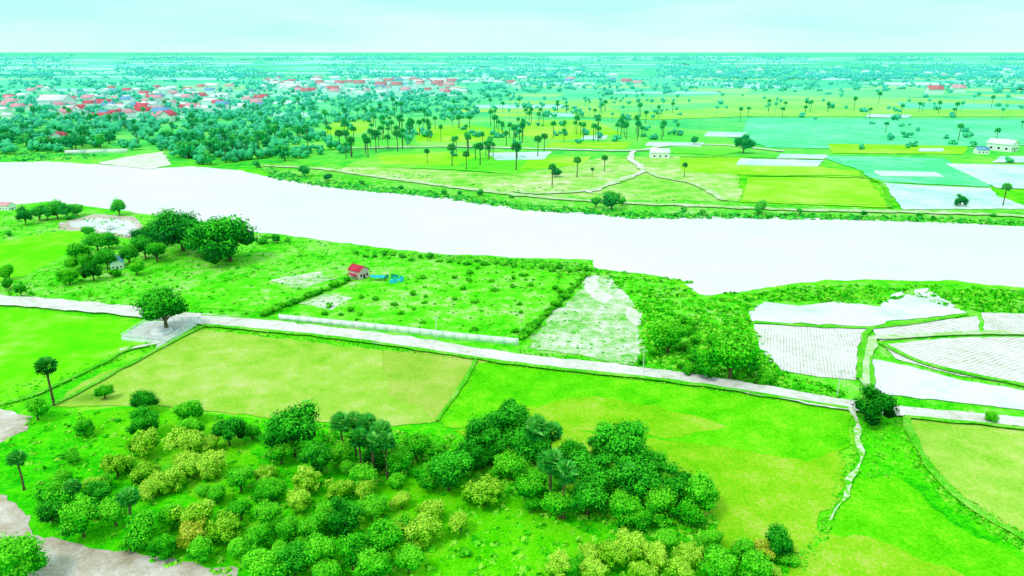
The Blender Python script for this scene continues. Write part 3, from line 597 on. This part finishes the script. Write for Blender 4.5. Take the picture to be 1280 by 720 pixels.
# ------------------------------------------------------------------ shrubs
def shrub(px, py, R, label, group, cat='bush', name='bush'):
    global cnt; cnt += 1
    x, y, _ = at(px, py); o = link(name, KIND['bush'][1][cnt % 4][0] if R > .9 else KIND['farbush'][1][cnt % 3][0], loc=(x, y, -.1)); o.scale = (R, R*random.uniform(.8, 1.2), R*random.uniform(.8, 1.2)); o.rotation_euler = (0, 0, random.random()*6.28)
    tag(o, label, cat, group)
for i in range(10):
    for j in range(9):
        u = (i+.5)/10+random.uniform(-.05, .05); v = (j+.5)/9+random.uniform(-.05, .05)
        a = (370+(565-370)*v, 397+(326-397)*v); b = (640+(725-640)*v, 424+(350-424)*v)
        if random.random() < .72: shrub(a[0]+(b[0]-a[0])*u, a[1]+(b[1]-a[1])*u, random.uniform(.5, 1.6), 'small planted shrub in the walled garden behind the white wall', 'garden shrubs')
for k in range(34):
    t = k/33; shrub(652+(732-652)*t, 425+(346-425)*t, random.uniform(1.0, 2.0), 'hedge bush in the row closing the walled garden on the right', 'right hedge of the garden', 'hedge bush', 'hedge_bush')
for k in range(22):
    t = k/21; shrub(328+(436-328)*t, 396+(352-396)*t, random.uniform(1.2, 1.9), 'hedge bush in the row closing the walled garden on the left', 'left hedge of the garden', 'hedge bush', 'hedge_bush')
for k in range(26):
    t = k/25; shrub(445+(735-445)*t, 318+(341-318)*t+random.uniform(-2, 3), random.uniform(.9, 2.1), 'riverside bush between the walled garden and the water', 'riverside bushes')

# ------------------------------------------------------------------ ground cover stuff
AV = np.array(AVOID)
def tufts(name, regs, mat, label, seed):
    r = np.random.RandomState(seed); cs = []; ss = []
    for poly, n, lo, hi, thr in regs:
        q = sample(poly, n, r)
        if thr is not None: q = q[clump(q, thr, .05)]
        if not len(q): continue
        w = np.array([at(a, b) for a, b in q])
        dmin = (np.sqrt((w[:, None, 0]-AV[None, :, 0])**2+(w[:, None, 1]-AV[None, :, 1])**2)-AV[None, :, 2]).min(1)
        w = w[dmin > 0]; cs.append(w); ss.append(lo+(hi-lo)*r.rand(len(w))**2)
    Cn = np.concatenate(cs); S = np.concatenate(ss); k = 9; n = len(Cn)
    d = unit(r.normal(size=(n, k, 3))); d[..., 2] = np.abs(d[..., 2])*.8
    ctr = Cn[:, None, :]+d*S[:, None, None]*.55; nn = unit(d+np.array([0, 0, .5])+r.normal(size=(n, k, 3))*.4)
    V, Q = cards(ctr.reshape(-1, 3), nn.reshape(-1, 3), np.repeat(S*.42, k), r, .7)
    V[:, 2] = np.maximum(V[:, 2], .02)
    t = np.clip(r.uniform(.2, .9, n)[:, None]+.25*(d[..., 2]-.3)+r.normal(size=(n, k))*.1, 0, 1).reshape(-1)
    o = link(name, np_mesh(name, V, Q, [M[mat]], tone=np.repeat(t, 4))); o['kind'] = 'stuff'; o['label'] = label; o['category'] = 'ground cover'
tufts('scrub_growth', [
  ([(-60,265),(140,266),(320,294),(560,321),(735,343),(700,375),(560,345),(440,352),(330,393),(250,396),(0,372),(-60,370),(-60,355),(30,352),(100,305),(110,288),(0,300),(-60,300)], 3400, .35, 1.1, .0),
  ([(355,398),(440,352),(560,322),(735,343),(650,430)], 2300, .25, .9, .04),
  ([(440,312),(640,324),(738,330),(730,346),(560,326)], 800, .4, 1.2, None),
  ([(738,335),(865,352),(868,372),(905,374),(1000,358),(1130,356),(1300,365),(1300,392),(1205,390),(1160,362),(1100,382),(950,376),(935,400),(960,460),(860,470),(800,445),(806,400)], 4600, .3, 1.6, -.05),
  ([(800,400),(935,400),(975,465),(1060,490),(1050,500),(850,468),(800,450)], 2000, .35, 1.4, -.2),
  ([(655,436),(735,347),(806,440),(790,458)], 650, .2, .9, .04)], 'scrub', 'low green scrub and tall grass over the near river bank', 3)
tufts('undergrowth', [
  ([(0,560),(40,520),(190,512),(330,527),(490,537),(560,545),(700,615),(880,695),(1000,706),(960,760),(310,760),(160,690),(60,665)], 4200, .3, 1.2, -.02),
  ([(400,535),(560,545),(700,615),(900,650),(870,690),(700,640),(560,600),(420,590)], 1500, .5, 1.4, None)], 'scrub', 'leafy undergrowth between the foreground trees', 4)
tufts('verge_grass', [
  ([(252,407),(850,478),(1060,512),(1060,516),(850,484),(252,412)], 900, .25, .6, None), ([(255,395),(345,401),(350,404),(255,399)], 160, .25, .6, None),
  ([(650,438),(860,465),(1060,500),(1280,524),(1280,528),(1060,505),(850,470),(650,444)], 700, .3, .8, None),
  ([(-50,505),(150,440),(250,406),(255,412),(160,447),(0,515)], 420, .25, .7, None),
  ([(1128,520),(1146,560),(1200,618),(1290,675),(1290,700),(1195,640),(1130,575),(1115,525)], 900, .3, .8, None),
  ([(1066,516),(1120,522),(1130,600),(1060,600)], 500, .3, .7, -.1),
  ([(1050,560),(1066,600),(1030,690),(1000,720),(990,705),(1035,640)], 420, .2, .6, None), ([(545,528),(580,480),(594,452),(602,455),(588,485),(556,535)], 200, .25, .5, None)], 'scrub', 'rough grass along the road verges and field dikes', 5)
tufts('bank_plants', [
  ([(320,206),(400,226),(540,240),(660,256),(740,262),(800,266),(1000,268),(1100,271),(1290,277),(1290,283),(1100,276),(900,273),(790,274),(740,268),(660,264),(540,247),(400,234),(340,224)], 1900, .6, 2.4, None),
  ([(430,208),(600,225),(760,240),(925,254),(760,252),(600,238),(420,216)], 300, .6, 1.5, .05), ([(-150,194),(118,188),(118,200),(0,202),(-150,200)], 420, .8, 2.2, None)], 'scrub', 'bushy plants lining the far river bank', 6)
tufts('paddy_weeds', [([(900,366),(1290,362),(1290,392),(1205,390),(1120,364),(1040,376),(950,378)], 900, .4, 1.3, None), ([(1205,396),(1228,392),(1230,420),(1090,428),(1086,412)], 160, .3, .6, .1), ([(1088,428),(1104,430),(1290,486),(1290,492),(1100,452)], 260, .25, .5, None)], 'scrub', 'weeds round the pond and ploughed paddies', 8)

# ------------------------------------------------------------------ houses
def gable(w, l, h, rise, ov=.5, th=.12):
    a = w/2+ov; b = l/2+ov; z0 = h-ov*rise/(w/2)
    V = [(-a,-b,z0),(0,-b,h+rise),(a,-b,z0),(-a,b,z0),(0,b,h+rise),(a,b,z0)]; V += [(x, y, z+th) for x, y, z in V]
    Q = [(6,9,10,7),(7,10,11,8),(0,1,4,3),(1,2,5,4),(0,6,7,1),(1,7,8,2),(3,4,10,9),(4,5,11,10),(0,3,9,6),(2,8,11,5)]
    return V, Q
HP = {}
def house_meshes(key, w, l, h, rise, wallm, roofm):
    V, Q = boxes([(-w/2, w/2, -l/2, l/2, 0, h)]); n = len(V); V += [(0, -l/2+.0, h+rise*.95), (0, l/2, h+rise*.95)]
    F_ = [tuple(q) for q in Q]+[(n-4, n-3, n), (n-2, n-1, n+1)]
    me = bpy.data.meshes.new('wall'); me.from_pydata(V, [], F_); me.materials.append(M[wallm])
    rv, rq = gable(w, l, h, rise); HP[key] = (me, np_mesh('roof', rv, rq, [M[roofm]]), w, l, h)
for key, *a in [('red', 8, 12, 4.6, 3.0, 'white', 'roof_red'), ('pink', 8, 11, 4.4, 2.7, 'white', 'roof_pink'), ('white', 9, 13, 4.2, 2.2, 'white', 'roof_white'), ('blue', 8, 12, 4.4, 2.6, 'white', 'roof_blue')]: house_meshes(key, *a)
def house(px, py, key, label, group=None, rz=None, s=1, detail=False, cat='house', name='house'):
    x, y, _ = at(px, py); me, rf, w, l, h = HP[key]
    e = empty(name, (x, y, 0), label, cat, group, rz if rz is not None else random.choice([math.pi/2, math.pi/2, 0])+random.uniform(-.3, .3), s)
    link('wall', me, e); link('roof', rf, e)
    if detail:
        boxobj('door', [(-.5, .5, -l/2-.06, -l/2+.02, 0, 2.1)], M['dark'], e)
        for q in (-.3, .3): boxobj('window', [(q*w-.5, q*w+.5, -l/2-.05, -l/2+.02, 1.1, 2.2)], M['dark'], e)
        for q in (-.3, 0, .3):
            boxobj('window', [(w/2-.02, w/2+.05, q*l-.6, q*l+.6, 1.1, 2.2)], M['dark'], e); boxobj('window', [(-w/2-.05, -w/2+.02, q*l-.6, q*l+.6, 1.1, 2.2)], M['dark'], e)
    return e
PL = {'red': 'red', 'pink': 'faded pink', 'white': 'pale white', 'blue': 'blue-grey'}
for poly, n, phr in [([(335,100),(560,102),(580,118),(380,122),(335,112)], 100, 'in the village cluster below the horizon'), ([(60,114),(330,110),(335,136),(200,154),(100,150)], 100, 'in the left village across the river'),
                     ([(-80,110),(95,112),(100,150),(-80,150)], 36, 'at the far left of the village'), ([(900,82),(1400,84),(1400,98),(900,97)], 26, 'along the right horizon'), ([(580,88),(800,90),(800,112),(600,112)], 16, 'in the distant plain beyond the palms')]:
    for a, b in sample(poly, n, rs):
        key = random.choices(['red', 'pink', 'white', 'blue'], [4, 4, 5, 2])[0] if b > 100 else random.choices(['white', 'pink', 'blue'], [5, 1, 2])[0]
        house(a, b, key, f'small house with {PL[key]} roof {phr}', f'{PL[key]} roofed houses {phr}', s=random.uniform(.95, 1.5)*(1.3 if b < 112 else 1))
house(75,178,'red','red roofed house among the trees of the far bank at left', rz=.3, s=1.2, detail=True)
house(824,197,'white','white shed with pale roof at the far dirt road junction', rz=1.5, s=1.0, detail=True, cat='shed', name='shed')
house(1252,188,'white','larger of two white houses at the right edge across the river', rz=.6, s=1.3, detail=True)
house(1226,192,'blue','smaller blue-grey roofed house left of the white house at the right edge', rz=1.5, s=.7, detail=True)
house(1167,118,'red','long red roofed hall in the distant fields, left of two', rz=1.5, s=2.0, cat='hall', name='hall')
house(1196,116,'pink','long pink roofed hall in the distant fields, right of two', rz=1.5, s=2.0, cat='hall', name='hall')
house(147,334,'blue','blue roofed hut among trees near the small left rice field', rz=.5, s=.5, detail=True, cat='hut', name='hut')
house(136,287,'white','tiny white hut between the pond and the trees', rz=.8, s=.36, detail=True, cat='hut', name='hut')
house(10,262,'pink','pink roofed hut at the water on the left frame edge', rz=1.3, s=.5, detail=True, cat='hut', name='hut')
house(72,135,'white','long whitish hall at the left of the village', rz=1.5, s=2.6, cat='hall', name='hall')

x, y, _ = at(449, 347); e = empty('garden_house', (x, y, 0), 'small garden house with red roof and pale walls beside blue netting', 'house', rz=.95, s=.76)
w, l, h, rise = 5.4, 6.5, 4.0, 1.7
V, Q = boxes([(-w/2, w/2, -l/2, l/2, 0, h)])
me = bpy.data.meshes.new('wall'); me.from_pydata(V+[(0, -l/2, h+rise*.94), (0, l/2, h+rise*.94)], [], [tuple(q) for q in Q]+[(4, 5, 8), (6, 7, 9)]); me.materials.append(M['palewall']); link('wall', me, e)
rv, rq = gable(w, l, h, rise, .5); link('roof', np_mesh('roof', rv, rq, [M['pinkroof']]), e)
boxobj('door', [(-.5, .5, -l/2-.06, -l/2+.02, 0, 2.1)], M['dark'], e)
for q in (-1.7, 1.7): boxobj('window', [(q-.45, q+.45, -l/2-.05, -l/2+.02, 1.3, 2.4)], M['dark'], e)
boxobj('window', [(-w/2-.05, -w/2+.02, -.6, .6, 1.3, 2.4)], M['dark'], e)
boxobj('porch_roof', [(-4.6, -2.9, -2.4, 2.4, 2.3, 2.42)], M['pinkroof'], e)
for yy in (-2.2, 2.2): boxobj('post', [(-4.5, -4.35, yy-.07, yy+.07, 0, 2.3)], M['trunk'], e)
x, y, _ = at(484, 351); e = empty('netting_shelter', (x, y, 0), 'blue netting shelter on poles right of the red roofed garden house', 'shelter', rz=-.1)
# hooped netting: separate ribs of net with gaps, forming a loose loop
V = []; Q = []; nx = 26
for i in range(nx+1):
    t = math.pi*(-.5+1.5*i/nx); R = 2.9+.5*noise.noise(Vector((i*.5, 0, 0))); cx_, cy_ = math.cos(t)*R*1.3+1.6, math.sin(t)*R; zt = 1.0+.7*abs(noise.noise(Vector((i*.6, 3, 0))))*2
    V += [(cx_, cy_, 0), (cx_, cy_, zt), (1.6+(cx_-1.6)*.86, cy_*.86, zt+.25)]
for i in range(nx):
    k = i*3
    if i % 5 != 4: Q += [(k, k+3, k+4, k+1)]
    Q += [(k+1, k+4, k+5, k+2)]
link('netting', np_mesh('netting', V, Q, [M['tarp']]), e)
V = []; Q = []
for i in range(13):
    X = -5.2+i*.4
    for j in range(5): V.append((X, -1.2+j*.45, 1.3+.6*math.sin(j*math.pi/4)+.4*noise.noise(Vector((X, j, 2)))))
for i in range(12):
    for j in range(4): k = i*5+j; Q.append((k, k+5, k+6, k+1))
link('awning', np_mesh('awning', V, Q, [M['tarp']]), e)
for X in (-5.1, -2.6, -.5):
    for Yy in (-1.2, .55): boxobj('pole', [(X-.06, X+.06, Yy-.06, Yy+.06, 0, 1.4)], M['trunk'], e)

def wall(pts, name, label, hgt=1.7, stp=3.2):
    W = [Vector(at(*p)) for p in pts]; e = empty(name, W[0], label, 'wall'); o0 = W[0]
    for a, b in zip(W[:-1], W[1:]):
        L = (b-a).length; k = max(1, round(L/stp)); d = (b-a)/L; nrm = Vector((-d.y, d.x, 0))
        for i in range(k):
            p = a+d*(L*i/k)-o0; q = a+d*(L*(i+1)/k)-o0; t = .14
            V = [p-nrm*t, q-nrm*t, q+nrm*t, p+nrm*t]; V = [tuple(v) for v in V]+[(v.x, v.y, hgt) for v in V]
            link('panel', np_mesh('panel', V, [(0,3,2,1),(4,5,6,7),(0,1,5,4),(1,2,6,5),(2,3,7,6),(3,0,4,7)], [M['white']]), e)
            c = p; t = .17; V, Q = boxes([(c.x-t, c.x+t, c.y-t, c.y+t, 0, hgt+.05)])
            link('post', np_mesh('post', V, Q, [M['white']]), e)
wall([(350,401),(430,409),(500,416),(570,424.5),(648,432)], 'garden_wall', 'long low white panel wall between the road and the walled garden', 1.9)
wall([(82,193),(160,191)], 'riverside_wall', 'white wall on the far bank at left, in front of the trees', 3, 12)

cor = [Vector(at(*p)) for p in [(152,425),(184,405),(252,403),(207,431)]]; o0 = Vector(at(203, 418))
e = empty('terrace', o0, 'white concrete terrace with low railing around the lone roadside tree', 'terrace')
cs = [c-o0 for c in cor]
def slab(name, pts, z0, z1, mat):
    n = len(pts); V = [(p.x, p.y, z0) for p in pts]+[(p.x, p.y, z1) for p in pts]
    me = bpy.data.meshes.new(name); me.from_pydata(V, [], [list(range(n))[::-1], list(range(n, 2*n))]+[(i, (i+1) % n, n+(i+1) % n, n+i) for i in range(n)]); me.materials.append(M[mat]); return link(name, me, e)
slab('base', cs, 0, .8, 'white'); slab('paving', [c*.93 for c in cs], .8, .86, 'concrete')
slab('planter', [Vector((math.cos(t), math.sin(t), 0))*2.6 for t in [i*math.pi/6 for i in range(12)]], .86, 1.3, 'white')
for i in range(4):
    a = cs[i]*.97; b = cs[(i+1) % 4]*.97; L = (b-a).length; k = int(L/2.2); d = (b-a)/L; nr = Vector((-d.y, d.x, 0))*.06
    for j in range(k):
        p = a+d*(L*j/k); boxobj('railing_post', [(p.x-.1, p.x+.1, p.y-.1, p.y+.1, .8, 1.75)], M['white'], e)
    for z in (1.2, 1.62):
        V = [a-nr, b-nr, b+nr, a+nr]; V = [(v.x, v.y, z) for v in V]+[(v.x, v.y, z+.1) for v in V]
        link('rail', np_mesh('rail', V, [(0,3,2,1),(4,5,6,7),(0,1,5,4),(1,2,6,5),(2,3,7,6),(3,0,4,7)], [M['white']]), e)
p = cs[3]*.9
for k in range(4): boxobj('step', [(p.x-1.2, p.x+1.2, p.y-2.6+k*.35, p.y-2.25+k*.35, 0, .2*(k+1))], M['concrete'], e)

for i, (px, py, lab) in enumerate([(805,473,'power pole beside the road below the sandy ground'),(1050,500,'power pole beside the road near the path junction'),(545,428,'power pole beside the white garden wall')]):
    x, y, _ = at(px, py); e = empty('power_pole', (x, y+1.5, 0), lab, 'power pole', rz=.2)
    V, Q = tube([(0,0,0),(0,0,6.5)], [.11,.08], 8); link('pole', np_mesh('pole', V, Q, [M['concrete']]), e)
    boxobj('crossarm', [(-.7,.7,-.04,.04,6.0,6.1)], M['concrete'], e)
    for q in (-.6, 0, .6):
        V, Q = tube([(q,0,6.1),(q,0,6.2),(q,0,6.3)], [.05,.08,.04], 8); link('insulator', np_mesh('insulator', V, Q, [M['white']]), e)

# ------------------------------------------------------------------ light
w = bpy.data.worlds.new('World'); bpy.context.scene.world = w; w.use_nodes = True; nt = w.node_tree; nt.nodes.clear()
EL = math.radians(55); TH = math.radians(-55)       # high sun behind thin cloud, from the left behind the camera
sky = N(nt, 'ShaderNodeTexSky'); sky.sky_type = 'NISHITA'; sky.sun_disc = False; sky.sun_elevation = EL; sky.sun_rotation = math.radians(235)
b1 = N(nt, 'ShaderNodeBackground'); b1.inputs[1].default_value = .1; nt.links.new(sky.outputs[0], b1.inputs[0])
tc = N(nt, 'ShaderNodeTexCoord'); mp = N(nt, 'ShaderNodeMapping'); mp.inputs['Scale'].default_value = (1.4, 1.4, 10); nt.links.new(tc.outputs['Generated'], mp.inputs[0])
nz = N(nt, 'ShaderNodeTexNoise'); nz.inputs['Scale'].default_value = 2.2; nz.inputs['Detail'].default_value = 5; nz.inputs['Roughness'].default_value = .48; nt.links.new(mp.outputs[0], nz.inputs['Vector'])
sx = N(nt, 'ShaderNodeSeparateXYZ'); nt.links.new(tc.outputs['Generated'], sx.inputs[0])
ad = N(nt, 'ShaderNodeMath', operation='MULTIPLY_ADD'); ad.inputs[1].default_value = 4.8; nt.links.new(sx.outputs['Z'], ad.inputs[0])
k = N(nt, 'ShaderNodeMath', operation='MULTIPLY_ADD'); k.inputs[1].default_value = .8; k.inputs[2].default_value = -.32; nt.links.new(nz.outputs['Fac'], k.inputs[0]); nt.links.new(k.outputs[0], ad.inputs[2])
rp = ramp(nt, [(.0, (228, 250, 249)), (.12, (216, 251, 249)), (.42, (182, 252, 245)), (.9, (212, 249, 244))]); nt.links.new(ad.outputs[0], rp.inputs[0])
b2 = N(nt, 'ShaderNodeBackground'); b2.inputs[1].default_value = 1.12; nt.links.new(rp.outputs[0], b2.inputs[0])
mx = N(nt, 'ShaderNodeMixShader'); mx.inputs[0].default_value = .9; nt.links.new(b1.outputs[0], mx.inputs[1]); nt.links.new(b2.outputs[0], mx.inputs[2])
wo = N(nt, 'ShaderNodeOutputWorld'); nt.links.new(mx.outputs[0], wo.inputs[0])
sl = bpy.data.lights.new('sun', 'SUN'); sl.energy = 1.5; sl.angle = math.radians(10); sl.color = (1, .93, .86)
so = bpy.data.objects.new('sun', sl); C.objects.link(so); so.rotation_euler = (math.radians(90)-EL, 0, TH)
so.location = (0, 0, 300)
